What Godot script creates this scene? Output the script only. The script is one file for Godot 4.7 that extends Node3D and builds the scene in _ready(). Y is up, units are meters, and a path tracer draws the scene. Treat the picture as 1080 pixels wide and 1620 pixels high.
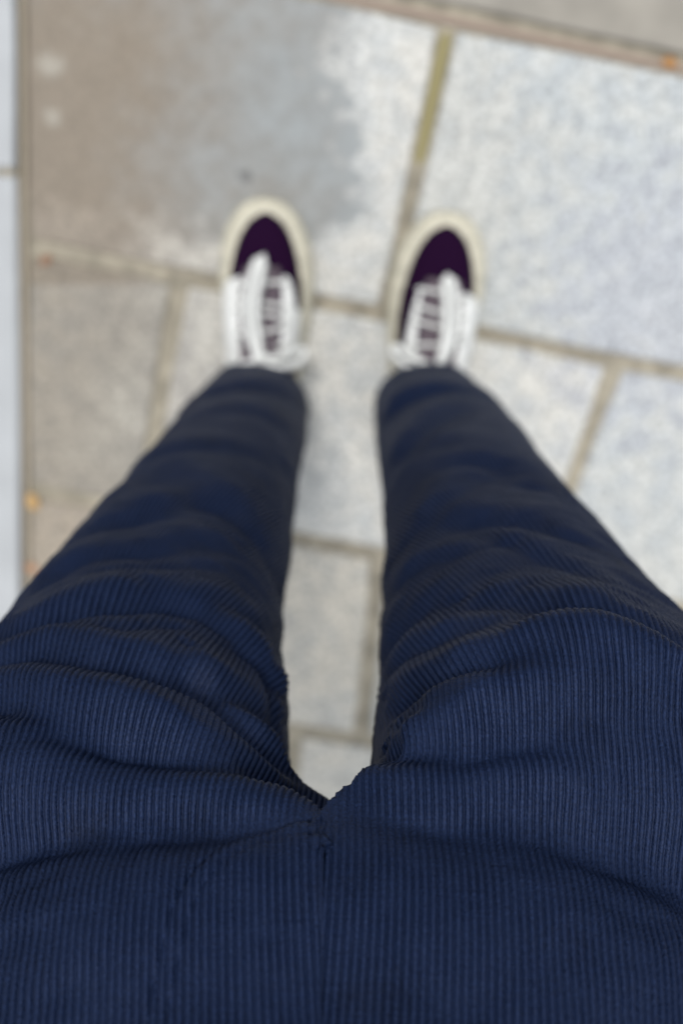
extends Node3D
# A person looks down at their own corduroy trousers and shoes on a slab pavement.

const WALE := 0.0031
var rng := RandomNumberGenerator.new()
var noise_big := FastNoiseLite.new()
var noise_mid := FastNoiseLite.new()
var noise_nap := FastNoiseLite.new()

# ------------------------------------------------------------------ helpers
func numbered(called: String, parent: Node) -> String:
	if not parent.has_node(called):
		return called
	var k := 1
	while parent.has_node("%s_%03d" % [called, k]):
		k += 1
	return "%s_%03d" % [called, k]

func put(called: String, mesh: Mesh, mat: Material, parent: Node = self) -> MeshInstance3D:
	var o := MeshInstance3D.new()
	o.name = numbered(called, parent)
	o.mesh = mesh
	o.material_override = mat
	parent.add_child(o, true)
	return o

func base(called: String, parent: Node = self, at := Vector3.ZERO, turn := 0.0) -> Node3D:
	var o := Node3D.new()
	o.name = numbered(called, parent)
	o.position = at
	o.rotation.y = turn
	parent.add_child(o, true)
	return o

func tag(o: Node, label := "", category := "", group := "", kind := "") -> void:
	if label: o.set_meta("label", label)
	if category: o.set_meta("category", category)
	if group: o.set_meta("group", group)
	if kind: o.set_meta("kind", kind)

func lin(r: float, g: float, b: float) -> Color:
	return Color(r, g, b).linear_to_srgb()

func mat(c: Color, rough := 0.8, rim := 0.0, tint := 0.5) -> StandardMaterial3D:
	var m := StandardMaterial3D.new()
	m.albedo_color = c
	m.roughness = rough
	if rim > 0.0:
		m.rim_enabled = true
		m.rim = rim
		m.rim_tint = tint
	return m

func noise_tex(freq: float, seed_: int, size := 512, normal := false, bump := 4.0, low := 1.0) -> NoiseTexture2D:
	var n := FastNoiseLite.new()
	n.seed = seed_
	n.frequency = freq
	n.fractal_octaves = 4
	var t := NoiseTexture2D.new()
	t.width = size
	t.height = size
	t.seamless = true
	t.noise = n
	if low < 1.0:
		var ramp := Gradient.new()
		ramp.set_color(0, Color(low, low, low))
		ramp.set_color(1, Color.WHITE)
		t.color_ramp = ramp
	if normal:
		t.as_normal_map = true
		t.bump_strength = bump
	return t

func arrays_mesh(p: PackedVector3Array, n: PackedVector3Array, idx: PackedInt32Array, uv := PackedVector2Array(), col := PackedColorArray()) -> ArrayMesh:
	# front faces run clockwise: turn the triangles over where they disagree with the normals
	var agree := 0
	var step: int = maxi(3, (idx.size() / 3 / 200) * 3)
	for k in range(0, idx.size() - 2, step):
		var a := p[idx[k]]
		var f := (p[idx[k + 2]] - a).cross(p[idx[k + 1]] - a)
		agree += int(signf(f.dot(n[idx[k]])))
	if agree < 0:
		for k in range(0, idx.size() - 2, 3):
			var t := idx[k + 1]
			idx[k + 1] = idx[k + 2]
			idx[k + 2] = t
	var a := []
	a.resize(Mesh.ARRAY_MAX)
	a[Mesh.ARRAY_VERTEX] = p
	a[Mesh.ARRAY_NORMAL] = n
	a[Mesh.ARRAY_INDEX] = idx
	if uv.size(): a[Mesh.ARRAY_TEX_UV] = uv
	if col.size(): a[Mesh.ARRAY_COLOR] = col
	var m := ArrayMesh.new()
	m.add_surface_from_arrays(Mesh.PRIMITIVE_TRIANGLES, a)
	return m

# rows x cols points; wrap closes every row into a ring; outward gives the side of the normals (a point inside)
func grid_mesh(p: PackedVector3Array, rows: int, cols: int, wrap := false, inside = null) -> ArrayMesh:
	var n := PackedVector3Array()
	n.resize(p.size())
	var sum := 0.0
	for j in rows:
		for i in cols:
			var i0 := (i - 1 + cols) % cols if wrap else maxi(i - 1, 0)
			var i1 := (i + 1) % cols if wrap else mini(i + 1, cols - 1)
			var du := p[j * cols + i1] - p[j * cols + i0]
			var dv := p[mini(j + 1, rows - 1) * cols + i] - p[maxi(j - 1, 0) * cols + i]
			if du.length_squared() < 1e-14:
				var jj := 1 if j == 0 else rows - 2
				du = p[jj * cols + i1] - p[jj * cols + i0]
			var v := du.cross(dv)
			n[j * cols + i] = v.normalized() if v.length_squared() > 1e-20 else Vector3.UP
			if inside != null:
				sum += n[j * cols + i].dot(p[j * cols + i] - inside)
	if inside != null and sum < 0.0:
		for k in n.size():
			n[k] = -n[k]
	var idx := PackedInt32Array()
	for j in rows - 1:
		for i in (cols if wrap else cols - 1):
			var i1 := (i + 1) % cols
			var a := j * cols + i
			var b := j * cols + i1
			idx.append_array([a, b, b + cols, a, b + cols, a + cols])
	return arrays_mesh(p, n, idx)

# rings of [y, x, z, rx, rz]
func lathe(rings: Array, n := 32, power := 1.0) -> ArrayMesh:
	var p := PackedVector3Array()
	var mid := Vector3.ZERO
	for r in rings:
		mid += Vector3(r[1], r[0], r[2]) / rings.size()
		for i in n:
			var a := TAU * i / n
			var s := sin(a)
			var c := cos(a)
			p.append(Vector3(r[1] + r[3] * signf(s) * pow(absf(s), power), r[0], r[2] - r[4] * signf(c) * pow(absf(c), power)))
	return grid_mesh(p, rings.size(), n, true, mid)

# a tube along points, its section ru wide across the path and rv thick
func tube(path: PackedVector3Array, ru: float, rv: float, n := 8, up := Vector3.UP, taper := PackedFloat32Array()) -> ArrayMesh:
	var p := PackedVector3Array()
	for j in path.size():
		var t := (path[mini(j + 1, path.size() - 1)] - path[maxi(j - 1, 0)]).normalized()
		var side := t.cross(up)
		side = side.normalized() if side.length() > 0.05 else t.cross(Vector3.RIGHT).normalized()
		var nn := side.cross(t).normalized()
		var k := taper[j] if taper.size() else 1.0
		if j == 0 or j == path.size() - 1: k *= 0.35
		for i in n:
			var a := TAU * i / n
			p.append(path[j] + side * cos(a) * ru * k + nn * sin(a) * rv * k)
	# normals away from the path
	var nr := PackedVector3Array()
	nr.resize(p.size())
	for j in path.size():
		for i in n:
			nr[j * n + i] = (p[j * n + i] - path[j]).normalized()
	var idx := PackedInt32Array()
	for j in path.size() - 1:
		for i in n:
			var a := j * n + i
			var b := j * n + (i + 1) % n
			idx.append_array([a, b, b + n, a, b + n, a + n])
	return arrays_mesh(p, nr, idx)

func curve(points: Array, n: int) -> PackedVector3Array:
	var c := Curve3D.new()
	for i in points.size():
		var a: Vector3 = points[maxi(i - 1, 0)]
		var b: Vector3 = points[mini(i + 1, points.size() - 1)]
		var t := (b - a) / 6.0
		c.add_point(points[i], -t, t)
	c.bake_interval = 0.002
	var out := PackedVector3Array()
	for i in n:
		out.append(c.sample_baked(c.get_baked_length() * i / (n - 1), true))
	return out

# smooth interpolation through a table
func table(xs: PackedFloat64Array, ys: PackedFloat64Array, x: float) -> float:
	var last := xs.size() - 1
	if x <= xs[0]: return ys[0]
	if x >= xs[last]: return ys[last]
	var i := 0
	while xs[i + 1] < x: i += 1
	var dx := xs[i + 1] - xs[i]
	var t := (x - xs[i]) / dx
	var m0: float = (ys[i + 1] - ys[maxi(i - 1, 0)]) / (xs[i + 1] - xs[maxi(i - 1, 0)])
	var m1: float = (ys[mini(i + 2, last)] - ys[i]) / (xs[mini(i + 2, last)] - xs[i])
	var t2 := t * t
	var t3 := t2 * t
	return (2 * t3 - 3 * t2 + 1) * ys[i] + (t3 - 2 * t2 + t) * dx * m0 + (-2 * t3 + 3 * t2) * ys[i + 1] + (t3 - t2) * dx * m1

# ------------------------------------------------------------------ trousers
const HS: PackedFloat64Array = [.085, .16, .24, .32, .40, .48, .56, .64, .72, .80, .86, .92, 1.02]
var LEG := {
	-1: {"xc": PackedFloat64Array([.0952, .0945, .0946, .0975, .1020, .1070, .1125, .1170, .1205, .123, .122, .12, .12]), "rx": PackedFloat64Array([.0575, .0592, .0592, .0605, .0640, .0695, .0745, .0820, .0920, .101, .103, .10, .10]),
		"zc": PackedFloat64Array([.226, .225, .226, .230, .237, .246, .257, .269, .283, .300, .312, .33, .34]), "rz": PackedFloat64Array([.052, .052, .053, .055, .058, .062, .067, .072, .077, .081, .083, .085, .085])},
	1: {"xc": PackedFloat64Array([.0953, .0949, .0955, .0975, .0985, .1015, .1050, .1070, .1095, .112, .114, .115, .115]), "rx": PackedFloat64Array([.0575, .0598, .0617, .0640, .0650, .0685, .0755, .0825, .0910, .099, .102, .10, .10]),
		"zc": PackedFloat64Array([.226, .224, .224, .227, .232, .240, .249, .258, .266, .276, .285, .32, .34]), "rz": PackedFloat64Array([.052, .052, .053, .055, .058, .062, .067, .073, .079, .085, .088, .085, .085])},
}
const PH: PackedFloat64Array = [.70, .80, .84, .88, .92, .96, 1.02]
const PF: PackedFloat64Array = [.235, .235, .238, .252, .283, .293, .295]
const PB: PackedFloat64Array = [.47, .47, .49, .495, .49, .485, .475]
const PR: PackedFloat64Array = [.20, .203, .206, .205, .20, .195, .185]
const MIDDLE := -0.008
const CROTCH_FROM := 0.797
const CROTCH_TO := 0.853

# everything of one height that does not change round the leg
func station(side: int, h: float) -> PackedFloat64Array:
	var g = LEG[side]
	var zf := table(PH, PF, h)
	var zb := table(PH, PB, h)
	return PackedFloat64Array([table(HS, g.xc, h), table(HS, g.rx, h), table(HS, g.zc, h), table(HS, g.rz, h), zf, zb, table(PH, PR, h), smoothstep(CROTCH_FROM, CROTCH_TO, h)])

# phi 0 is the front of the leg, PI / 2 its outer side; below the crotch a leg, above it half of the hips
func trouser_point(side: int, phi: float, h: float, st: PackedFloat64Array) -> Vector3:
	var square := lerpf(0.9, 1.0, smoothstep(.12, .32, h))
	var o := st[0] + st[1] * signf(sin(phi)) * pow(absf(sin(phi)), square)
	var z := st[2] - st[3] * signf(cos(phi)) * pow(absf(cos(phi)), square)
	var b := st[7]
	if b > 0.0:
		var pc := deg_to_rad(50.0)
		var p := wrapf(phi, -PI, PI)
		if p < -pc: p += TAU
		var q := (p + pc) / (PI + 2 * pc) * PI
		var po := -0.0012
		var pz: float
		if q <= PI:
			po = st[6] * pow(absf(sin(q)), 0.9) - 0.0012
			pz = (st[4] + st[5]) / 2 - (st[5] - st[4]) / 2 * cos(q)
		else:
			pz = lerpf(st[5], st[4], clampf((p - PI - pc) / (PI - 2 * pc), 0, 1))
		o = lerpf(o, po, b)
		z = lerpf(z, pz, b)
	var inner := maxf(0.0, -sin(phi))
	o -= (st[0] - st[1]) * (1.0 - b) * 1.1 * smoothstep(.763 if side < 0 else .782, .770 if side < 0 else .800, h) * pow(inner, 16.0)
	o -= 0.020 * maxf(0.0, sin(phi)) * maxf(0.0, cos(phi)) * (1.0 - smoothstep(.09, .24, h))
	o = maxf(o, lerpf(0.0008, -0.0012, smoothstep(.766 if side < 0 else .790, .78 if side < 0 else .799, h)))
	var y := h - 0.055 * (0.5 - 0.5 * cos(phi)) * (1.0 - smoothstep(.085, .22, h))
	y += (0.007 * cos(phi + 0.9) + 0.004 * sin(2.6 * phi + 1.3 * side)) * (1.0 - smoothstep(.085, .15, h))
	return Vector3(side * o + MIDDLE * b, y, z)

# folds: [points (s, h, s, h ...), height of the crest, width below it, width above it, depth of the valley above it]
var FOLDS := {
	-1: [
		[[.062, .739, .045, .740, .022, .742, .006, .748, -.012, .757, -.038, .757, -.060, .750, -.073, .744, -.098, .729], .0075, .020, .007, .006],
		[[.062, .756, .048, .762, .010, .783, -.015, .793, -.033, .798, -.053, .801, -.075, .800, -.100, .787, -.121, .768], .0080, .015, .007, .007],
		[[-.055, .749, -.072, .765, -.091, .768, -.128, .752], .006, .011, .005, .006],
		[[.075, .812, .038, .824, -.010, .830, -.050, .834, -.071, .836, -.090, .838, -.108, .838], .0060, .018, .007, .005],
		[[.035, .716, .018, .710, -.001, .701, -.017, .693, -.043, .679, -.085, .650], .0045, .016, .007, .004],
		[[.058, .720, .045, .719, .027, .720, .009, .713, -.005, .698, -.024, .680], .0040, .010, .006, .003],
		[[.060, .648, .045, .643, .033, .640, .001, .634, -.040, .600], .0045, .018, .008, .003],
		[[-.032, .688, -.044, .690, -.059, .693, -.076, .696, -.110, .697], .005, .010, .006, .004],
		[[.030, .452, .018, .462, -.022, .508, -.060, .534, -.085, .543], .0060, .022, .012, .006],
		[[.040, .436, .024, .435, -.003, .432, -.045, .400], .004, .018, .010, .006],
		[[.035, .240, .016, .236, -.013, .208, -.055, .145], .006, .018, .012, .006],
		[[.040, .580, .030, .575, .007, .560, -.040, .515], .004, .020, .010, .004],
		[[-.131, .752, -.113, .734, -.104, .716, -.102, .682], .0030, .006, .004, .003],
		[[-.124, .762, -.095, .775, -.079, .776, -.068, .770], .0028, .005, .004, .003],
		[[-.108, .699, -.086, .702, -.066, .710, -.045, .720], .0026, .006, .004, .002],
		[[.000, .740, -.013, .736, -.029, .720, -.052, .710], .0024, .006, .004, .002],
		[[.014, .802, -.018, .808, -.040, .808, -.066, .811], .0022, .006, .004, .002],
		[[.018, .498, -.015, .534, -.045, .552], .0026, .010, .007, .002],
		[[.024, .346, -.002, .320, -.045, .290], .0030, .014, .010, .003],
		[[.016, .672, -.014, .658, -.045, .634], .0024, .007, .005, .002],
		[[-.118, .775, -.085, .815, -.050, .818], .0022, .006, .004, .002],
	],
	1: [
		[[-.098, .745, -.073, .770, -.054, .780, -.034, .788, -.015, .790, -.001, .790, .013, .793, .045, .800], .0075, .017, .007, .0065],
		[[-.100, .797, -.085, .808, -.058, .813, -.036, .810, -.017, .806, .020, .803], .0085, .013, .006, .0085],
		[[-.098, .830, -.078, .834, -.052, .836, -.034, .836, -.007, .834, .027, .833, .070, .828], .0055, .016, .008, .004],
		[[-.050, .565, -.029, .585, -.004, .614, .017, .635, .045, .648], .004, .018, .008, .004],
		[[-.040, .718, -.016, .737, .001, .752, .019, .762, .060, .778], .0045, .016, .007, .004],
		[[-.030, .468, -.010, .479, .018, .498, .035, .525], .005, .018, .010, .006],
		[[-.060, .228, -.045, .236, -.020, .247, .015, .250], .009, .016, .010, .009],
		[[-.010, .310, -.022, .334, -.047, .372, -.075, .383], .006, .018, .012, .006],
		[[-.010, .500, -.023, .516, -.046, .546, -.075, .560], .004, .020, .010, .004],
		[[-.115, .660, -.103, .666, -.081, .678, -.050, .690], .003, .012, .008, .003],
		[[-.098, .782, -.073, .800, -.048, .806], .0022, .006, .004, .003],
		[[-.100, .757, -.088, .765, -.068, .783], .0020, .005, .004, .002],
		[[-.110, .706, -.083, .724, -.062, .740, -.034, .758], .0035, .009, .005, .003],
		[[-.025, .632, -.017, .646, -.002, .678, .016, .704, .028, .740], .0024, .007, .005, .002],
		[[-.090, .608, -.052, .636, -.024, .658], .0026, .009, .006, .002],
		[[-.064, .823, -.032, .820, .000, .820], .0020, .006, .004, .002],
		[[-.060, .378, -.023, .424, .005, .460], .0030, .012, .008, .003],
		[[.034, .562, .022, .540, -.004, .530], .0024, .008, .006, .002],
	],
}
var fold_boxes := {-1: [], 1: []}
# fly topstitching and pocket bag on the left half: distance from the centre seam, height
const FLY: PackedFloat64Array = [0, .8525, .014, .8545, .029, .8585, .040, .8655, .048, .874, .054, .885, .056, .893, .058, .903, .060, .916, .061, .99]
const POCKET: PackedFloat64Array = [.071, .866, .073, .880, .0745, .893, .076, .903, .078, .916, .079, .99]

func fold_height(side: int, s: float, h: float) -> float:
	var sum := 0.0
	for k in FOLDS[side].size():
		var box: Rect2 = fold_boxes[side][k]
		if not box.has_point(Vector2(s, h)):
			continue
		var f = FOLDS[side][k]
		var pts: Array = f[0]
		var n := pts.size() / 2
		var best := 1e9
		var along := 0.0
		var off := 0.0
		var p := Vector2(s, h)
		for i in n - 1:
			var a := Vector2(pts[2 * i], pts[2 * i + 1])
			var b := Vector2(pts[2 * i + 2], pts[2 * i + 3])
			var d := b - a
			var t := clampf((p - a).dot(d) / d.length_squared(), 0, 1)
			var e := p - a - d * t
			if e.length_squared() < best:
				best = e.length_squared()
				along = (i + t) / (n - 1)
				var across := Vector2(-d.y, d.x)
				if across.y < 0.0 or (absf(across.y) < 0.3 * absf(d.y) and across.x * signf(s + 1.0) < 0.0 and across.y < 0): across = -across
				off = e.length() * (1.0 if e.dot(across) > 0 else -1.0)
		var env := pow(sin(PI * clampf(along * 0.94 + 0.03, 0, 1)), 0.55)
		var wb: float = f[2] * 1.5
		var wa: float = f[3] * 1.15
		var r := exp(-pow(off / (wb if off < 0 else wa * 1.15), 2.0))
		var v := exp(-pow((off - wa * 2.0) / (wa * 1.15), 2.0))
		sum += env * lerpf(0.7, 1.15, smoothstep(.45, .66, h)) * (f[1] * r - f[4] * v)
	return sum

# distance to a polyline in (s, h); the sign is positive on the side of larger s or larger h
func line_offset(pts: PackedFloat64Array, s: float, h: float) -> float:
	var best := 1e9
	var side := 1.0
	var p := Vector2(s, h)
	for i in pts.size() / 2 - 1:
		var a := Vector2(pts[2 * i], pts[2 * i + 1])
		var b := Vector2(pts[2 * i + 2], pts[2 * i + 3])
		var d := b - a
		var t := clampf((p - a).dot(d) / d.length_squared(), 0, 1)
		var e := p - a - d * t
		if e.length_squared() < best:
			best = e.length_squared()
			side = signf(e.dot(Vector2(-d.y, d.x)))
	return sqrt(best) * side

# how far the wales have swung outward at a height: the panels are cut at a slant over the thigh
func swing(h: float) -> float:
	return 0.085 * smoothstep(.34, .83, h)

func trouser_panel(side: int, front: bool, p: PackedVector3Array, nn: PackedVector3Array, col: PackedColorArray, idx: PackedInt32Array) -> void:
	var hs := PackedFloat64Array()
	var h := 0.085
	while h < 1.0:
		hs.append(h)
		h += (0.0026 if h > 0.735 and h < 0.93 and not (h > .842 and h < .885) else 0.0016 if h >= .842 and h <= .885 else 0.0036 if h > 0.5 else 0.006) if front else 0.01
	hs.append(1.0)
	var m := 96 if front else 48
	var rows := hs.size()
	var ref := 0.0 if front else PI
	# coarse surface with its folds
	var q := PackedVector3Array()
	var arc := PackedFloat64Array()
	q.resize(rows * (m + 1))
	arc.resize(rows * (m + 1))
	for j in rows:
		var st := station(side, hs[j])
		var b := st[7]
		var turn := smoothstep(CROTCH_TO - .022, CROTCH_TO + .018, hs[j])
		var p0 := deg_to_rad(lerpf(-88, -50, turn)) if front else deg_to_rad(95)
		var p1 := deg_to_rad(95) if front else deg_to_rad(lerpf(272, 230, turn))
		var row := PackedVector3Array()
		var run := 0.0
		var zero := 0.0
		var last := 0.0
		for i in m + 1:
			var phi := lerpf(p0, p1, float(i) / m)
			var v := trouser_point(side, phi, hs[j], st)
			row.append(v)
			if i:
				run += v.distance_to(row[i - 1])
				if last < ref and phi >= ref:
					zero = run - v.distance_to(row[i - 1]) * (phi - ref) / (phi - last)
			last = phi
			arc[j * (m + 1) + i] = run
		for i in m + 1:
			var k := j * (m + 1) + i
			arc[k] -= zero
			var out := (row[mini(i + 1, m)] - row[maxi(i - 1, 0)]).cross(Vector3.UP) * -side
			out = out.normalized() if out.length_squared() > 1e-16 else Vector3(0, 0, -1)
			var v := row[i]
			var near_in := 1.0 - smoothstep(0.0, 0.35, float(i) / m if front else 1.0 - float(i) / m)
			var rough := lerpf(0.4, 1.0, smoothstep(.45, .62, hs[j])) * (1.0 - 0.8 * smoothstep(.64, .74, hs[j]) * near_in)
			var d := rough * noise_big.get_noise_3d(v.x, v.y * 1.0, v.z) * 0.0040 + rough * rough * noise_mid.get_noise_3d(v.x * 0.55, v.y * 1.5, v.z * 0.55) * 0.0022
			if front:
				var ends := smoothstep(0.0, 0.006, arc[k] + zero) * smoothstep(0.0, 0.02, run - zero - arc[k])
				d += fold_height(side, arc[k], hs[j]) * ends * lerpf(1.0, smoothstep(0.0, 0.04, arc[k] + zero), smoothstep(.68, .74, hs[j]) * (1.0 - smoothstep(.83, .845, hs[j])))
			var calm := smoothstep(0.0, 0.018, absf(v.x - MIDDLE)) if b > 0 else 1.0
			d *= lerpf(1.0, calm, b)
			d *= smoothstep(.08, .12, hs[j]) * 0.7 + 0.3
			q[k] = v + out * d
	# normals of the coarse surface
	var qn := PackedVector3Array()
	qn.resize(q.size())
	for j in rows:
		for i in m + 1:
			var du := q[j * (m + 1) + mini(i + 1, m)] - q[j * (m + 1) + maxi(i - 1, 0)]
			var dv := q[mini(j + 1, rows - 1) * (m + 1) + i] - q[maxi(j - 1, 0) * (m + 1) + i]
			var v := du.cross(dv) * -side
			qn[j * (m + 1) + i] = v.normalized() if v.length_squared() > 1e-18 else Vector3(0, 0, -1)
	# fine surface: columns follow the wales, which the seams cut off
	var per := 8 if front else 4
	var step := WALE / per
	var lo := 1e9
	var hi := -1e9
	for j in rows:
		lo = minf(lo, arc[j * (m + 1)] - swing(hs[j]))
		hi = maxf(hi, arc[j * (m + 1) + m] - swing(hs[j]))
	var k0 := floori(lo / step)
	var cols := ceili(hi / step) - k0 + 1
	var start := p.size()
	p.resize(start + rows * cols)
	nn.resize(start + rows * cols)
	col.resize(start + rows * cols)
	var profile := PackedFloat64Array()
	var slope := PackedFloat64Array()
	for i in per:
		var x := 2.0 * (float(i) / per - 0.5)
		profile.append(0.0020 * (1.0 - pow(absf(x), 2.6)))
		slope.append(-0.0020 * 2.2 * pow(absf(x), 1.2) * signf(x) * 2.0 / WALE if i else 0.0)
	for j in rows:
		var at := 0
		var first := arc[j * (m + 1)]
		var end := arc[j * (m + 1) + m]
		var row_h := hs[j]
		var sw := swing(row_h)
		var hips := smoothstep(CROTCH_FROM, CROTCH_TO, row_h)
		for c in cols:
			var s := clampf((k0 + c) * step + sw, first, end)
			while at < m - 1 and arc[j * (m + 1) + at + 1] < s: at += 1
			var k := j * (m + 1) + at
			var w := clampf((s - arc[k]) / maxf(arc[k + 1] - arc[k], 1e-7), 0, 1)
			var v := q[k].lerp(q[k + 1], w)
			var n := qn[k].lerp(qn[k + 1], w).normalized()
			var t := (q[k + 1] - q[k]).normalized()
			var i := posmod(k0 + c, per)
			var wobble := 0.82 + 0.30 * noise_nap.get_noise_3d(v.x * 1.5, v.y * 1.5, v.z * 1.5)
			var seam := minf(s - first, end - s)
			var cut := smoothstep(0.0, 0.0018, seam) * (lerpf(1.0, 0.15 + 0.85 * smoothstep(0.06, 0.13, s - first), smoothstep(.73, .765, row_h) * (1.0 - smoothstep(.845, .875, row_h))) if front else 1.0)
			var up := profile[i] * cut * wobble
			var tilt := slope[i] * maxf(cut, 0.6 * smoothstep(0.0, 0.0018, seam)) * wobble
			if row_h < 0.108:
				up += 0.0016 * (1.0 - smoothstep(.104, .108, row_h))
			if seam < 0.006:
				up += 0.0007 * (1.0 - smoothstep(0.0, 0.006, seam)) * (1.0 if s - first > 0.0007 else 0.3)
			var from_seam := absf(v.x - MIDDLE)
			if front and row_h > 0.84 and from_seam < 0.1:
				if side < 0:
					var e := line_offset(FLY, from_seam, row_h)
					up += (0.0032 - 0.0018 * smoothstep(.868, .888, row_h)) * smoothstep(-0.0012, 0.0012, e) * (smoothstep(0.0, 0.010, from_seam) if row_h < .862 else 1.0)
					if absf(e) < 0.02 and from_seam > 0.004:
						up -= (0.0024 - 0.0016 * smoothstep(.868, .888, row_h)) * exp(-pow((e + 0.0006) / 0.0015, 2)) + 0.0009 * exp(-pow((e - 0.0065) / 0.0011, 2))
					var e2 := line_offset(POCKET, from_seam, row_h)
					up += 0.0016 * smoothstep(-0.003, 0.003, e2) * smoothstep(0.03, 0.0, e2)
				elif from_seam < 0.004:
					up -= 0.0010 * (1.0 - from_seam / 0.004) * smoothstep(.855, .87, row_h)
			var g := start + j * cols + c
			p[g] = v + n * up
			nn[g] = (n - t * tilt).normalized()
			var nap_gloss := 1.0 + 0.28 * noise_nap.get_noise_3d(v.x * 0.5, v.y * 0.5, v.z * 0.5) + 0.22 * noise_nap.get_noise_3d(v.x * 9.0, v.y * 5.0, v.z * 9.0)
			nap_gloss *= 0.88 + 0.95 * maxf(0.0, profile[i] / 0.0020 - 0.35) * clampf(0.75 + 1.3 * noise_big.get_noise_3d(v.x * 2.0 + 5.0, v.y * 2.0, v.z * 2.0), 0.1, 1.5) * cut  # rib crests painted paler in patches: pile gloss put into the vertex colour
			col[g] = Color(nap_gloss, nap_gloss, nap_gloss)
	# true normals where the fly, its stitching and the centre seam lie
	if front:
		for j in range(1, rows - 1):
			if hs[j] < 0.835: continue
			for c in range(1, cols - 1):
				var g := start + j * cols + c
				if absf(p[g].x - MIDDLE) > 0.11: continue
				var v := (p[g + 1] - p[g - 1]).cross(p[g + cols] - p[g - cols]) * -side
				if v.length_squared() > 1e-19: nn[g] = (v.normalized() + nn[g] * 0.3).normalized()
	for j in rows - 1:
		var a0 := arc[j * (m + 1)] - swing(hs[j])
		var a1 := arc[j * (m + 1) + m] - swing(hs[j])
		var b0 := arc[(j + 1) * (m + 1)] - swing(hs[j + 1])
		var b1 := arc[(j + 1) * (m + 1) + m] - swing(hs[j + 1])
		for c in cols - 1:
			var s0 := (k0 + c) * step
			var s1 := s0 + step
			if (s1 <= a0 and s1 <= b0) or (s0 >= a1 and s0 >= b1):
				continue
			var g := start + j * cols + c
			var tri := [g, g + 1, g + cols + 1, g, g + cols + 1, g + cols] if side < 0 else [g, g + cols + 1, g + 1, g, g + cols, g + cols + 1]
			idx.append_array(tri)

func build_trousers(person: Node3D) -> void:
	for side in [-1, 1]:
		for f in FOLDS[side]:
			var lo := Vector2(9, 9)
			var hi := Vector2(-9, -9)
			for i in f[0].size() / 2:
				var v := Vector2(f[0][2 * i], f[0][2 * i + 1])
				lo = lo.min(v)
				hi = hi.max(v)
			fold_boxes[side].append(Rect2(lo, hi - lo).grow(maxf(f[2] * 4.2, f[3] * 7.5)))
	var p := PackedVector3Array()
	var n := PackedVector3Array()
	var col := PackedColorArray()
	var idx := PackedInt32Array()
	for side in [-1, 1]:
		for front in [true, false]:
			trouser_panel(side, front, p, n, col, idx)
	var cord := mat(lin(.0135, .0300, .0930), 0.55, 0.0, 0.6)
	cord.metallic = 0.36
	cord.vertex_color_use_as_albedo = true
	cord.metallic_specular = 0.33
	cord.normal_enabled = true
	cord.normal_texture = noise_tex(0.08, 5, 512, true, 8.0)
	cord.normal_scale = 0.5
	cord.albedo_texture = noise_tex(0.10, 6, 512, false, 1.0, 0.55)
	cord.uv1_triplanar = true
	cord.uv1_scale = Vector3(14, 14, 14)
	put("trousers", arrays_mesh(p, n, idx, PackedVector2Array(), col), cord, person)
	var trousers: Node3D = person.get_node("trousers")
	put("waistband", lathe([[.998, -.008, .385, .181, .086], [1.0, -.008, .385, .186, .091], [1.034, -.008, .385, .185, .090], [1.036, -.008, .385, .18, .085]], 48), cord, trousers)

# ------------------------------------------------------------------ shoes
# half widths of the outsole at distances from the toe (metres), local: toe at z = 0, heel at z = 0.285
const SZ: PackedFloat64Array = [0, .003, .010, .022, .040, .065, .095, .130, .170, .210, .245, .268, .280, .285]
const SW: PackedFloat64Array = [0, .015, .0265, .0365, .0450, .0500, .0505, .0470, .0405, .0365, .0360, .0310, .0190, 0]

func sole_ring(y: float, inset: float, bend: float, n := 72) -> PackedVector3Array:
	var out := PackedVector3Array()
	for i in n:
		var a := TAU * i / n
		var t := 0.5 - 0.5 * cos(a)
		var z := 0.285 * t
		var w := table(SZ, SW, z)
		var x := w * (1.0 if a < PI else -1.0)
		if absf(x) < 0.0001: x = 0.0
		var c := Vector3(0, y, 0.1425)
		var v := Vector3(x + bend * sin(PI * t), y, z)
		var flat := (v - c)
		var len := Vector2(flat.x, flat.z).length()
		var near := Vector3(flat.x * (1.0 - inset / maxf(absf(w), 0.02) if true else 1.0), 0, flat.z * (1.0 - inset / 0.1425))
		if len < 0.001: near = flat
		out.append(c + near)
	return out

# the upper at distance z from the toe and angle a (0 inner edge, PI outer edge)
func upper_point(z: float, a: float, out := 0.0) -> Vector3:
	const UZ: PackedFloat64Array = [.016, .022, .032, .048, .070, .095, .130, .170, .210, .245, .262, .272]
	const UW: PackedFloat64Array = [.004, .0140, .0225, .0300, .0355, .0390, .0390, .0345, .0310, .0300, .0250, .0140]
	const UT: PackedFloat64Array = [.031, .038, .043, .047, .052, .060, .074, .090, .092, .088, .090, .090]
	var w := table(UZ, UW, z) + out
	var t := table(UZ, UT, z) + out
	var c := cos(a)
	var s := sin(a)
	return Vector3(-w * signf(c) * pow(absf(c), 0.8), 0.028 + (t - 0.028) * pow(absf(s), 0.85), z)

func upper_patch(z_of: Callable, a0: float, a1: float, n: int, rows: int, out: float) -> ArrayMesh:
	var p := PackedVector3Array()
	for j in rows:
		for i in n:
			var a := lerpf(a0, a1, float(i) / (n - 1))
			var r: Vector2 = z_of.call(a)
			var edge := 0.0 if (i == 0 or i == n - 1 or j == 0 or j == rows - 1) else out
			p.append(upper_point(lerpf(r.x, r.y, float(j) / (rows - 1)), a, edge))
	return grid_mesh(p, rows, n, false, Vector3(0, -0.1, 0.13))

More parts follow.
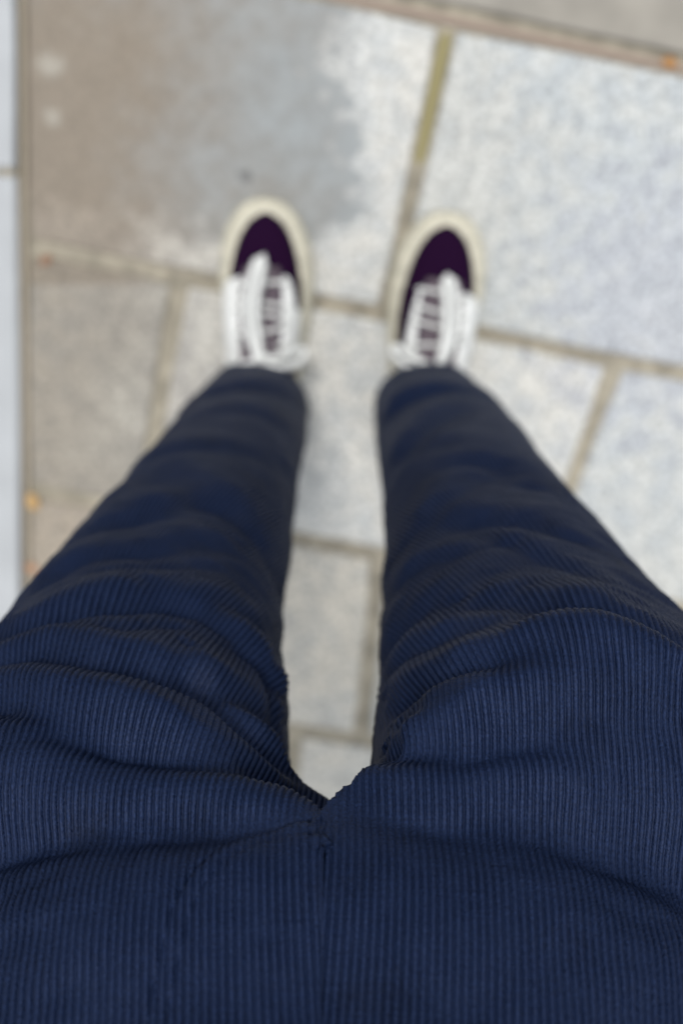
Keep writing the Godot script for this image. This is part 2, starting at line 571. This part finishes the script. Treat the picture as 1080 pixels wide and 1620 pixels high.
func build_shoe(person: Node3D, inner: int, at: Vector3, turn: float, leather: Material, suede: Material, rubber: Material, lace_mat: Material, lining: Material) -> Node3D:
	var shoe := base("shoe", person, at, turn)
	# inner is +1 where the inner side of the foot lies towards +x
	var bend := 0.004 * inner
	var p := PackedVector3Array()
	for r in [[0.0, .002], [.004, 0.0], [.012, .0004], [.020, .0022], [.026, .0062], [.030, .0130], [.0305, .0180], [.028, .0215]]:
		p.append_array(sole_ring(r[0], r[1], bend))
	put("sole", grid_mesh(p, 8, 72, true, Vector3(0, 0.01, 0.14)), rubber, shoe)
	# dark suede body, heel to toe
	var q := PackedVector3Array()
	for j in 40:
		var z := lerpf(.016, .268, pow(float(j) / 39, 1.2))
		for i in 25:
			q.append(upper_point(z, PI * i / 24.0) + Vector3(bend * 0.6, 0, 0))
	put("upper", grid_mesh(q, 40, 25, false, Vector3(0, -0.1, 0.14)), suede, shoe)
	# white overlays: each side from the foxing up to the eyelets
	for s in [-1, 1]:
		var medial: bool = s == inner
		var f := func(a: float) -> Vector2:
			var up := clampf(1.0 - absf(cos(a)), 0, 1)
			var from := 0.074 + 0.012 * (1.0 - up) + (0.0 if not medial else 0.030 * smoothstep(0.32, 0.12, up))
			if medial: from -= 0.004
			if medial and inner < 0: from += 0.045 * smoothstep(0.46, 0.24, up)
			return Vector2(from, lerpf(0.175, 0.158, up))
		var a0 := PI if s > 0 else 0.0
		var a1 := deg_to_rad(118) if s > 0 else deg_to_rad(62)
		put("eyestay", upper_patch(f, a0, a1, 16, 16, 0.0028), leather, shoe)
		var g := func(a: float) -> Vector2:
			var up := clampf(1.0 - absf(cos(a)), 0, 1)
			return Vector2(0.168 + 0.03 * up, 0.182 + 0.03 * up)
		put("side_stripe", upper_patch(g, a0, deg_to_rad(140) if s > 0 else deg_to_rad(40), 12, 5, 0.0022), leather, shoe)
	# tongue
	var t := PackedVector3Array()
	for j in 20:
		var z := lerpf(.070, .172, float(j) / 19)
		for i in 11:
			var a := lerpf(deg_to_rad(66), deg_to_rad(114), float(i) / 10)
			var v := upper_point(z, a, 0.0016)
			v.y += 0.016 * smoothstep(0.13, 0.172, z)
			t.append(v)
	put("tongue", grid_mesh(t, 20, 11, false, Vector3(0, -0.1, 0.13)), lining, shoe)
	# lace rows over the tongue
	for k in 5:
		var z := 0.086 + 0.016 * k + rng.randf_range(-.002, .002)
		var skew := rng.randf_range(-.006, .006)
		var pts := []
		for i in 9:
			var a := lerpf(deg_to_rad(52), deg_to_rad(128), i / 8.0)
			pts.append(upper_point(z + skew * (i / 4.0 - 1.0) + 0.006 * sin(PI * i / 8.0) * (1 if k % 2 else -1) * 0.3, a, 0.0045))
		put("lace", tube(curve(pts, 17), 0.0024, 0.0010, 8), lace_mat, shoe)
	return shoe

func lace_loop(shoe: Node3D, points: Array, m: Material, called := "lace_loop", wide := 0.0040) -> void:
	put(called, tube(curve(points, 28), wide, 0.0016, 8), m, shoe)

# ------------------------------------------------------------------ pavement
var slab_uv := func(x: float, z: float) -> Vector2: return Vector2((x + 0.8) / 1.6, (z + 0.5) / 1.6)

func kerb_x(z: float) -> float:
	return -0.326 - 0.068 * (z + 0.183)

func slab(called: String, corners: Array, top: float, m: Material, parent: Node, shift := Vector2.ZERO) -> MeshInstance3D:
	var ring := PackedVector2Array()
	for i in 4:
		var a: Vector2 = corners[i]
		var b: Vector2 = corners[(i + 1) % 4]
		var d := (b - a)
		var nrm := Vector2(d.y, -d.x).normalized()
		for k in 5:
			var v := a + d * (k / 5.0)
			if k: v += nrm * rng.randf_range(-.0014, .0014)
			else: v += (corners[(i + 2) % 4] - a).normalized() * 0.003
			ring.append(v)
	var mid := Vector2.ZERO
	for v in ring: mid += v / ring.size()
	var p := PackedVector3Array()
	var uv := PackedVector2Array()
	for lay in [[-0.02, 0.0], [top - 0.0030, 0.0], [top - 0.0008, 0.0016], [top, 0.0045], [top + 0.0006, 0.05], [top + 0.0006, 9.0]]:
		for v in ring:
			var d: Vector2 = mid - v
			var w: Vector2 = v + d * minf(1.0, lay[1] / d.length())
			p.append(Vector3(w.x, lay[0], w.y))
			uv.append(slab_uv.call(w.x, w.y) + shift)
	var n := PackedVector3Array()
	n.resize(p.size())
	var c := ring.size()
	for j in 6:
		for i in c:
			var du := p[j * c + (i + 1) % c] - p[j * c + (i - 1 + c) % c]
			var dv := p[mini(j + 1, 5) * c + i] - p[maxi(j - 1, 0) * c + i]
			var v := du.cross(dv)
			if v.length_squared() < 1e-18 or j >= 4: v = Vector3.UP
			v = v.normalized()
			n[j * c + i] = -v if v.y < -0.001 else v
	for i in c:
		n[i] = Vector3(p[i].x - mid.x, 0, p[i].z - mid.y).normalized()
		n[c + i] = (n[i] + Vector3.UP * 0.6).normalized()
	var idx := PackedInt32Array()
	for j in 5:
		for i in c:
			var a := j * c + i
			var b := j * c + (i + 1) % c
			idx.append_array([a, b, b + c, a, b + c, a + c])
	return put(called, arrays_mesh(p, n, idx, uv), m, parent)

func ground_picture() -> ImageTexture:
	var size := 1024
	var n1 := FastNoiseLite.new(); n1.seed = 11; n1.frequency = 0.16; n1.fractal_octaves = 2
	var n2 := FastNoiseLite.new(); n2.seed = 12; n2.frequency = 0.045; n2.fractal_octaves = 3
	var n3 := FastNoiseLite.new(); n3.seed = 13; n3.frequency = 0.006; n3.fractal_octaves = 3
	var bytes := PackedByteArray()
	bytes.resize(size * size * 3)
	var cool := Vector3(.425, .440, .442)
	var warm := Vector3(.455, .448, .420)
	var wet := Vector3(.245, .262, .268)
	var soil := Vector3(.195, .155, .112)
	for j in size:
		var z := j / 640.0 - 0.5
		for i in size:
			var x := i / 640.0 - 0.8
			var a := n1.get_noise_2d(i, j)
			var b := n2.get_noise_2d(i, j)
			var c := n3.get_noise_2d(i, j)
			var v := cool.lerp(warm, clampf(0.5 + 0.8 * b + 0.9 * c, 0, 1))
			var grain := 1.0 + 0.42 * a + 0.16 * b
			# the damp, worn patch on the slab in front of the left foot
			if z < 0.11 and x < 0.1:
				var edge := 0.012 + 0.022 * sin(z * 21.0 + 1.0) - 0.9 * maxf(0.0, z + 0.005) + 0.045 * b + 0.016 * a + 0.012 * sin(z * 63.0)
				var damp := smoothstep(0.010, -0.012, x - edge) * smoothstep(0.075, 0.035, z + 0.03 * b - 0.18 * (x + 0.1))
				v = v.lerp(wet, damp)
				grain = lerpf(grain, 1.0 + 0.10 * a + 0.10 * b, damp)
			# brown dirt that the kerb holds
			var from_kerb := x - kerb_x(z)
			var dirt := smoothstep(0.38, 0.03, from_kerb + 0.10 * c + 0.05 * b) * (0.95 if z < 0.1 else 0.75)
			v = v.lerp(soil, dirt * 0.9)
			grain = lerpf(grain, 1.0 + 0.22 * a, dirt * 0.6)
			# lavender-grey patch on the slab by the right foot
			var patch := smoothstep(0.16, 0.05, Vector2(x - 0.34, (z - 0.12) * 0.8).length() + 0.09 * b)
			v = v.lerp(Vector3(.385, .392, .420), patch * 0.7)
			# one dark spot, two pale spots
			var spot := smoothstep(0.010, 0.004, Vector2(x + 0.103, z + 0.012).length() + 0.003 * a)
			v = v.lerp(Vector3(.10, .10, .10), spot * 0.75)
			var lichen := maxf(smoothstep(0.016, 0.004, Vector2((x + 0.302) * 0.8, z + 0.122).length() + 0.010 * a), smoothstep(0.012, 0.003, Vector2(x + 0.302, z + 0.072).length() + 0.009 * a))
			v = v.lerp(Vector3(.40, .385, .34), lichen * 0.5)
			v *= grain
			var k := (j * size + i) * 3
			bytes[k] = clampi(int(255.0 * pow(clampf(v.x, 0, 1), 1.0 / 2.2)), 0, 255)
			bytes[k + 1] = clampi(int(255.0 * pow(clampf(v.y, 0, 1), 1.0 / 2.2)), 0, 255)
			bytes[k + 2] = clampi(int(255.0 * pow(clampf(v.z, 0, 1), 1.0 / 2.2)), 0, 255)
	return ImageTexture.create_from_image(Image.create_from_data(size, size, false, Image.FORMAT_RGB8, bytes))

func build_pavement() -> void:
	# earth under everything, out to the horizon
	var pm := PlaneMesh.new()
	pm.size = Vector2(400, 400)
	var earth := mat(lin(.30, .29, .27), 0.95)
	earth.albedo_texture = noise_tex(0.02, 41, 512, false, 1.0, 0.7)
	earth.uv1_scale = Vector3(260, 260, 1)
	var gm := put("ground", pm, earth)
	gm.position.y = -0.03
	tag(gm, "grey ground around the pavement", "", "", "structure")
	var pave := base("pavement")
	tag(pave, "pale speckled stone slabs with sandy joints", "", "", "structure")
	var tex := ground_picture()
	var relief := noise_tex(0.03, 23, 512, true, 3.0)
	var stones := []
	for tone in [Color(1, 1, 1), Color(.95, .96, .97), Color(.99, .97, .94), Color(.93, .93, .92)]:
		var m := mat(tone, 0.85)
		m.albedo_texture = tex
		m.normal_enabled = true
		m.normal_texture = relief
		m.normal_scale = 0.6
		stones.append(m)
	var bed := mat(lin(.36, .325, .255), 0.95)
	bed.albedo_texture = noise_tex(0.03, 31, 512, false, 1.0, 0.7)
	bed.uv1_scale = Vector3(6, 6, 1)
	var bedm := PlaneMesh.new()
	bedm.size = Vector2(3.2, 3.4)
	var bd := put("mortar_bed", bedm, bed, pave)
	bd.position = Vector3(1.0, -0.0045, 0.5)
	# courses: the line where each begins (at x = 0), and the joints across it as (x, lean)
	var starts := [-.186, .126, .401, .645, .925, 1.20, 1.47, 1.75]
	var cross := [
		[-2, .110, .60, 1.15, 1.9],
		[-2, -.175, .305, .86, 1.5],
		[-2, .044, .62, 1.2, 1.9],
		[-2, -.058, .44, .95, 1.6],
		[-2, .10, .66, 1.3, 1.9],
		[-2, -.2, .35, .9, 1.5],
		[-2, .10, .66, 1.3, 1.9],
	]
	var lean := [-.204, -.20, -.085, -.06, -.15, -.15, -.15]
	var slope := 0.192
	for r in starts.size() - 1:
		for k in cross[r].size() - 1:
			var g := 0.0085
			var q := []
			for c in [[k, 0], [k + 1, 0], [k + 1, 1], [k, 1]]:
				# solve the crossing of a course line with a cross joint
				var z0: float = starts[r + c[1]] + (g if c[1] == 0 else -g)
				var x0: float = cross[r][c[0]] + (g if c[0] == k else -g)
				var x := x0
				for it in 6:
					var z := z0 + slope * x
					x = x0 + (-0.30 if r == 1 and c[0] == 2 else lean[r]) * (z - (starts[r] + slope * x0))
					if c[0] == 0: x = kerb_x(z) + 0.006
				q.append(Vector2(x, z0 + slope * x))
			var outside: bool = absf(q[0].x) > 0.75 or starts[r] > 0.9
			var shift: Vector2 = slab_uv.call(rng.randf_range(.02, .2), rng.randf_range(.2, .75)) - slab_uv.call(minf(q[0].x, q[3].x), minf(q[0].y, q[1].y)) if outside else Vector2.ZERO
			slab("slab", q, rng.randf_range(-.0006, .0006), stones[(r * 3 + k) % 4], pave, shift)
	# moss and reddish earth in the joints of the upper right
	var moss := mat(lin(.245, .215, .105), 0.95)
	put("moss", tube(curve([Vector3(.1085, -.0060, -.155), Vector3(.1013, -.0050, -.12), Vector3(.0911, -.0055, -.07), Vector3(.081, -.0075, -.02)], 14), 0.0075, 0.005, 8), moss, pave)
	var red := mat(lin(.27, .215, .175), 0.95)
	put("joint_soil", tube(curve([Vector3(-.03, -.0062, -.1915), Vector3(.10, -.0055, -.167), Vector3(.25, -.0055, -.138), Vector3(.42, -.006, -.105)], 24), 0.0055, 0.005, 8), red, pave)
	# plain stone band beyond the slabs
	var band := mat(lin(.30, .28, .245), 0.9)
	band.albedo_texture = noise_tex(0.02, 61)
	var ramp := Gradient.new()
	ramp.set_color(0, Color(.86, .86, .86)); ramp.set_color(1, Color(1, 1, 1))
	(band.albedo_texture as NoiseTexture2D).color_ramp = ramp
	band.uv1_scale = Vector3(2, 2, 1)
	for x in [-.30, .62, 1.5]:
		var q := []
		for c in [[x + .006, -.62], [x + .90, -.62], [x + .90, -.200], [x + .006, -.200]]:
			q.append(Vector2(c[0], c[1] + slope * c[0] + (0.0 if c[1] < -.3 else -.001)))
		slab("band_stone", q, 0.004, band, pave)
	# pale kerb along the left
	var kerb := base("kerb")
	tag(kerb, "pale blue-grey kerb along the edge of the slabs", "", "", "structure")
	var pale := mat(lin(.375, .39, .405), 0.75)
	var pn := noise_tex(0.02, 71)
	var ramp2 := Gradient.new()
	ramp2.set_color(0, Color(.93, .93, .93)); ramp2.set_color(1, Color(1, 1, 1))
	pn.color_ramp = ramp2
	pale.albedo_texture = pn
	pale.uv1_scale = Vector3(2, 2, 1)
	var under := BoxMesh.new()
	under.size = Vector3(.20, .04, 3.0)
	var um := put("mortar_bed", under, bed, kerb)
	um.position = Vector3(kerb_x(.3) - .106, -.0095, .3)
	um.rotation.y = atan(-0.068)
	put("joint_soil", tube(curve([Vector3(kerb_x(-.6) + .001, -.002, -.6), Vector3(kerb_x(0) + .001, -.001, 0), Vector3(kerb_x(1.2) + .001, -.002, 1.2)], 12), .004, .003, 8), mat(lin(.30, .26, .20), .95), kerb)
	var zs := [-1.2, -.614, -.0155, .585, 1.18, 1.8]
	for k in zs.size() - 1:
		var q := []
		for c in [[-.22, zs[k] + .0015], [-.004, zs[k] + .0015], [-.004, zs[k + 1] - .0015], [-.22, zs[k + 1] - .0015]]:
			q.append(Vector2(kerb_x(c[1]) + c[0], c[1]))
		slab("kerb_stone", q, 0.014, pale, kerb)

func build_leaf(called: String, at: Vector3, size: float, turn: float, c: Color, label: String) -> void:
	var p := PackedVector3Array()
	for j in 9:
		var t := j / 8.0
		var w := size * 0.36 * pow(sin(PI * clampf(t * 0.96 + 0.02, 0, 1)), 0.8)
		for i in 5:
			var u := i / 2.0 - 1.0
			p.append(Vector3(u * w, 0.0015 + 0.25 * absf(u) * w + 0.12 * size * t * t + 0.04 * size * sin(9.0 * t + 3.0 * u), (t - 0.5) * size))
	var o := base(called, self, at, turn)
	put("blade", grid_mesh(p, 9, 5, false, Vector3(0, -1, 0)), mat(c, 0.7), o)
	put("stalk", tube(PackedVector3Array([Vector3(0, .002, -size * .5), Vector3(0, .003, -size * .65), Vector3(0.001, .004, -size * .8)]), 0.0006, 0.0006, 6), mat(c.darkened(0.3), 0.8), o)
	tag(o, label, "leaf", "fallen leaves")

# ------------------------------------------------------------------ the rest of the person, above the frame
func build_upper_body(person: Node3D) -> void:
	var knit := mat(lin(.10, .10, .11), 0.9, 0.3)
	put("sweatshirt", lathe([[.985, -.008, .39, .188, .098], [.995, -.008, .388, .196, .104], [1.05, -.008, .380, .192, .108], [1.15, -.006, .362, .188, .116], [1.25, -.004, .345, .196, .120], [1.33, -.002, .335, .206, .114], [1.39, 0, .328, .200, .096], [1.43, 0, .320, .150, .078], [1.455, 0, .312, .085, .062], [1.465, 0, .308, .062, .057]], 40, 0.9), knit, person)
	var skin := mat(lin(.48, .29, .21), 0.55)
	var p := PackedVector3Array()
	var rings := [[1.44, .384, .055, .052], [1.48, .378, .052, .052], [1.515, .366, .054, .062], [1.525, .345, .050, .075], [1.545, .340, .060, .088], [1.58, .345, .068, .094], [1.62, .352, .072, .096], [1.66, .358, .073, .096], [1.70, .362, .066, .086], [1.73, .364, .046, .060], [1.745, .365, .004, .005]]
	for r in rings:
		for i in 32:
			var a := TAU * i / 32
			var v := Vector3(r[2] * sin(a), r[0], r[1] - r[3] * cos(a))
			var front := pow(maxf(0.0, cos(a)), 18.0)
			v.z -= front * 0.020 * exp(-pow((r[0] - 1.585) / 0.028, 2))
			v.z -= 0.07 + (v.y - 1.44) * 0.35
			p.append(v)
	put("body", grid_mesh(p, rings.size(), 32, true, Vector3(0, 1.6, .36)), skin, person)
	var body: Node3D = person.get_node("body")
	var hair := mat(lin(.03, .02, .015), 0.6)
	var q := PackedVector3Array()
	for r in [[1.56, .405, .066, .052], [1.60, .395, .077, .064], [1.65, .378, .080, .086], [1.68, .366, .078, .098], [1.72, .366, .066, .082], [1.75, .366, .036, .045], [1.757, .366, .003, .004]]:
		for i in 32:
			var a := TAU * i / 32
			q.append(Vector3(r[2] * sin(a), r[0], r[1] - r[3] * cos(a) - 0.07 - (r[0] - 1.44) * 0.35))
	put("hair", grid_mesh(q, 7, 32, true, Vector3(0, 1.66, .37)), hair, body)
	for s in [-1, 1]:
		put("sleeve", tube(curve([Vector3(.165 * s, 1.385, .335), Vector3(.225 * s, 1.30, .35), Vector3(.26 * s, 1.15, .405), Vector3(.275 * s, 1.02, .40), Vector3(.28 * s, .90, .385)], 24), 0.048, 0.046, 14, Vector3.FORWARD, PackedFloat32Array([1, 1.1, 1.12, 1.1, 1.08, 1.06, 1.04, 1.02, 1, .98, .96, .94, .92, .90, .88, .86, .84, .82, .80, .78, .76, .74, .72, 2.0])), knit, person)
		put("hand", tube(curve([Vector3(.28 * s, .92, .385), Vector3(.281 * s, .88, .383), Vector3(.282 * s, .84, .380), Vector3(.282 * s, .80, .377)], 12), 0.021, 0.034, 12, Vector3.FORWARD, PackedFloat32Array([2.2, .8, .8, .85, .95, 1.05, 1.1, 1.1, 1.08, 1.05, 1.0, 2.0])), skin, body)
		for k in 4:
			var z := .356 + .0155 * k
			var ln: float = [.062, .074, .070, .054][k]
			put("finger", tube(curve([Vector3(.283 * s, .808, z), Vector3(.285 * s, .808 - ln * .5, z), Vector3(.278 * s, .808 - ln, z + .004), Vector3(.270 * s, .808 - ln * 1.2, z + .006)], 14), .0078, .0080, 10, Vector3.FORWARD), skin, body)
		put("finger", tube(curve([Vector3(.278 * s, .872, .362), Vector3(.272 * s, .842, .340), Vector3(.268 * s, .812, .334), Vector3(.266 * s, .79, .336)], 14), .0092, .0092, 10, Vector3.FORWARD), skin, body)

# ------------------------------------------------------------------ the scene
func _ready() -> void:
	rng.seed = 7
	var cam := Camera3D.new()
	cam.name = "camera"
	cam.position = Vector3(0, 1.25, 0)
	cam.rotation_degrees = Vector3(-106, 0, 0)
	cam.near = 0.02
	cam.far = 600
	var lens := CameraAttributesPhysical.new()
	lens.frustum_focal_length = 26.52
	lens.frustum_focus_distance = 0.475
	lens.exposure_aperture = 2.8
	lens.frustum_near = 0.02
	lens.frustum_far = 600
	cam.attributes = lens
	cam.keep_aspect = Camera3D.KEEP_HEIGHT
	cam.fov = 48.69
	cam.current = true
	add_child(cam)
	var env := Environment.new()
	env.background_mode = Environment.BG_SKY
	env.tonemap_mode = Environment.TONE_MAPPER_LINEAR
	env.tonemap_exposure = 1.78
	env.sdfgi_enabled = true
	env.ssao_enabled = true
	env.ssil_enabled = true
	var skym := ProceduralSkyMaterial.new()
	skym.sky_top_color = lin(.84, .87, .91)
	skym.sky_horizon_color = lin(.22, .227, .235)
	skym.sky_curve = 0.6
	skym.ground_bottom_color = lin(.3, .3, .3)
	skym.ground_horizon_color = lin(.22, .227, .235)
	var sky := Sky.new()
	sky.sky_material = skym
	env.sky = sky
	var we := WorldEnvironment.new()
	we.name = "world"
	we.environment = env
	add_child(we)
	var sun := DirectionalLight3D.new()
	sun.name = "sun"
	sun.light_energy = 0.42
	sun.light_angular_distance = 14
	sun.light_color = Color(1.0, .985, .965)
	sun.shadow_enabled = true
	sun.rotation_degrees = Vector3(-70, 195, 0)
	add_child(sun)

	noise_big.seed = 3; noise_big.frequency = 11.0; noise_big.fractal_octaves = 2
	noise_mid.seed = 4; noise_mid.frequency = 32.0; noise_mid.fractal_octaves = 2
	noise_nap.seed = 9; noise_nap.frequency = 40.0; noise_nap.fractal_octaves = 2

	build_pavement()

	var person := base("person")
	tag(person, "person standing in navy corduroy trousers and white-laced dark shoes", "person")
	build_trousers(person)
	var leather := mat(lin(.66, .67, .66), 0.6)
	leather.normal_enabled = true
	leather.normal_texture = noise_tex(0.05, 81, 256, true, 2.0)
	leather.uv1_triplanar = true
	leather.uv1_scale = Vector3(20, 20, 20)
	var suede := mat(lin(.012, .003, .016), 0.95)
	suede.metallic_specular = 0.12
	var rubber := mat(lin(.68, .645, .52), 0.7)
	rubber.albedo_texture = noise_tex(0.03, 91, 256, false, 1.0, 0.72)
	rubber.uv1_triplanar = true
	rubber.uv1_scale = Vector3(9, 9, 9)
	var lace := mat(lin(.66, .67, .655), 0.9)
	var lining := mat(lin(.085, .065, .080), 0.9)
	var left := build_shoe(person, 1, Vector3(-.081, 0, .009), deg_to_rad(-1.5), leather, suede, rubber, lace, lining)
	lace_loop(left, [Vector3(.002, .104, .160), Vector3(-.008, .100, .138), Vector3(-.0125, .090, .108), Vector3(-.008, .077, .076), Vector3(-.001, .071, .060), Vector3(.0035, .072, .062), Vector3(.001, .079, .080), Vector3(-.003, .091, .108), Vector3(.002, .103, .145), Vector3(.003, .105, .158)], lace, "lace_loop", .0046)
	lace_loop(left, [Vector3(.002, .105, .160), Vector3(.020, .103, .166), Vector3(.038, .088, .166), Vector3(.047, .074, .158), Vector3(.043, .074, .151), Vector3(.028, .092, .156), Vector3(.006, .104, .158)], lace, "lace_loop", .0046)
	lace_loop(left, [Vector3(.002, .105, .158), Vector3(-.014, .104, .164), Vector3(-.026, .094, .166), Vector3(-.034, .080, .160)], lace, "lace_end", .0036)
	put("lace_knot", lathe([[.098, .003, .158, .002, .002], [.100, .003, .158, .007, .006], [.105, .003, .158, .009, .007], [.109, .003, .158, .006, .005], [.111, .003, .158, .001, .001]], 12), lace, left)
	var right := build_shoe(person, -1, Vector3(.116, 0, .023), deg_to_rad(-7.0), leather, suede, rubber, lace, lining)
	lace_loop(right, [Vector3(-.001, .104, .156), Vector3(.008, .100, .140), Vector3(.013, .090, .110), Vector3(.009, .077, .078), Vector3(.003, .072, .066), Vector3(-.002, .074, .070), Vector3(.002, .084, .095), Vector3(.004, .098, .130), Vector3(0, .105, .154)], lace, "lace_loop", .0046)
	lace_loop(right, [Vector3(0, .105, .157), Vector3(-.018, .103, .160), Vector3(-.036, .088, .156), Vector3(-.045, .074, .148), Vector3(-.041, .075, .142), Vector3(-.026, .092, .149), Vector3(-.004, .104, .155)], lace, "lace_loop", .0046)
	lace_loop(right, [Vector3(0, .105, .156), Vector3(.014, .104, .160), Vector3(.026, .094, .160), Vector3(.034, .080, .154)], lace, "lace_end", .0036)
	put("lace_knot", lathe([[.098, .0, .157, .002, .002], [.100, .0, .157, .007, .006], [.105, .0, .157, .009, .007], [.109, .0, .157, .006, .005], [.111, .0, .157, .001, .001]], 12), lace, right)
	build_upper_body(person)

	build_leaf("leaf", Vector3(-.3525, .001, .345), 0.022, 0.4, Color(.64, .52, .34), "orange-brown leaf scrap against the kerb, the larger one")
	build_leaf("leaf", Vector3(-.3600, .001, .425), 0.016, 1.4, Color(.62, .47, .36), "small faded brown leaf scrap by the kerb nearest the trousers")
	build_leaf("leaf", Vector3(.338, -.002, -.124), 0.017, 1.2, Color(.58, .42, .24), "orange leaf lying in the joint below the plain stone band")
	build_leaf("leaf", Vector3(-.318, .001, .075), 0.015, 2.2, Color(.50, .38, .30), "dull reddish leaf scrap on the dirty slab beside the kerb")
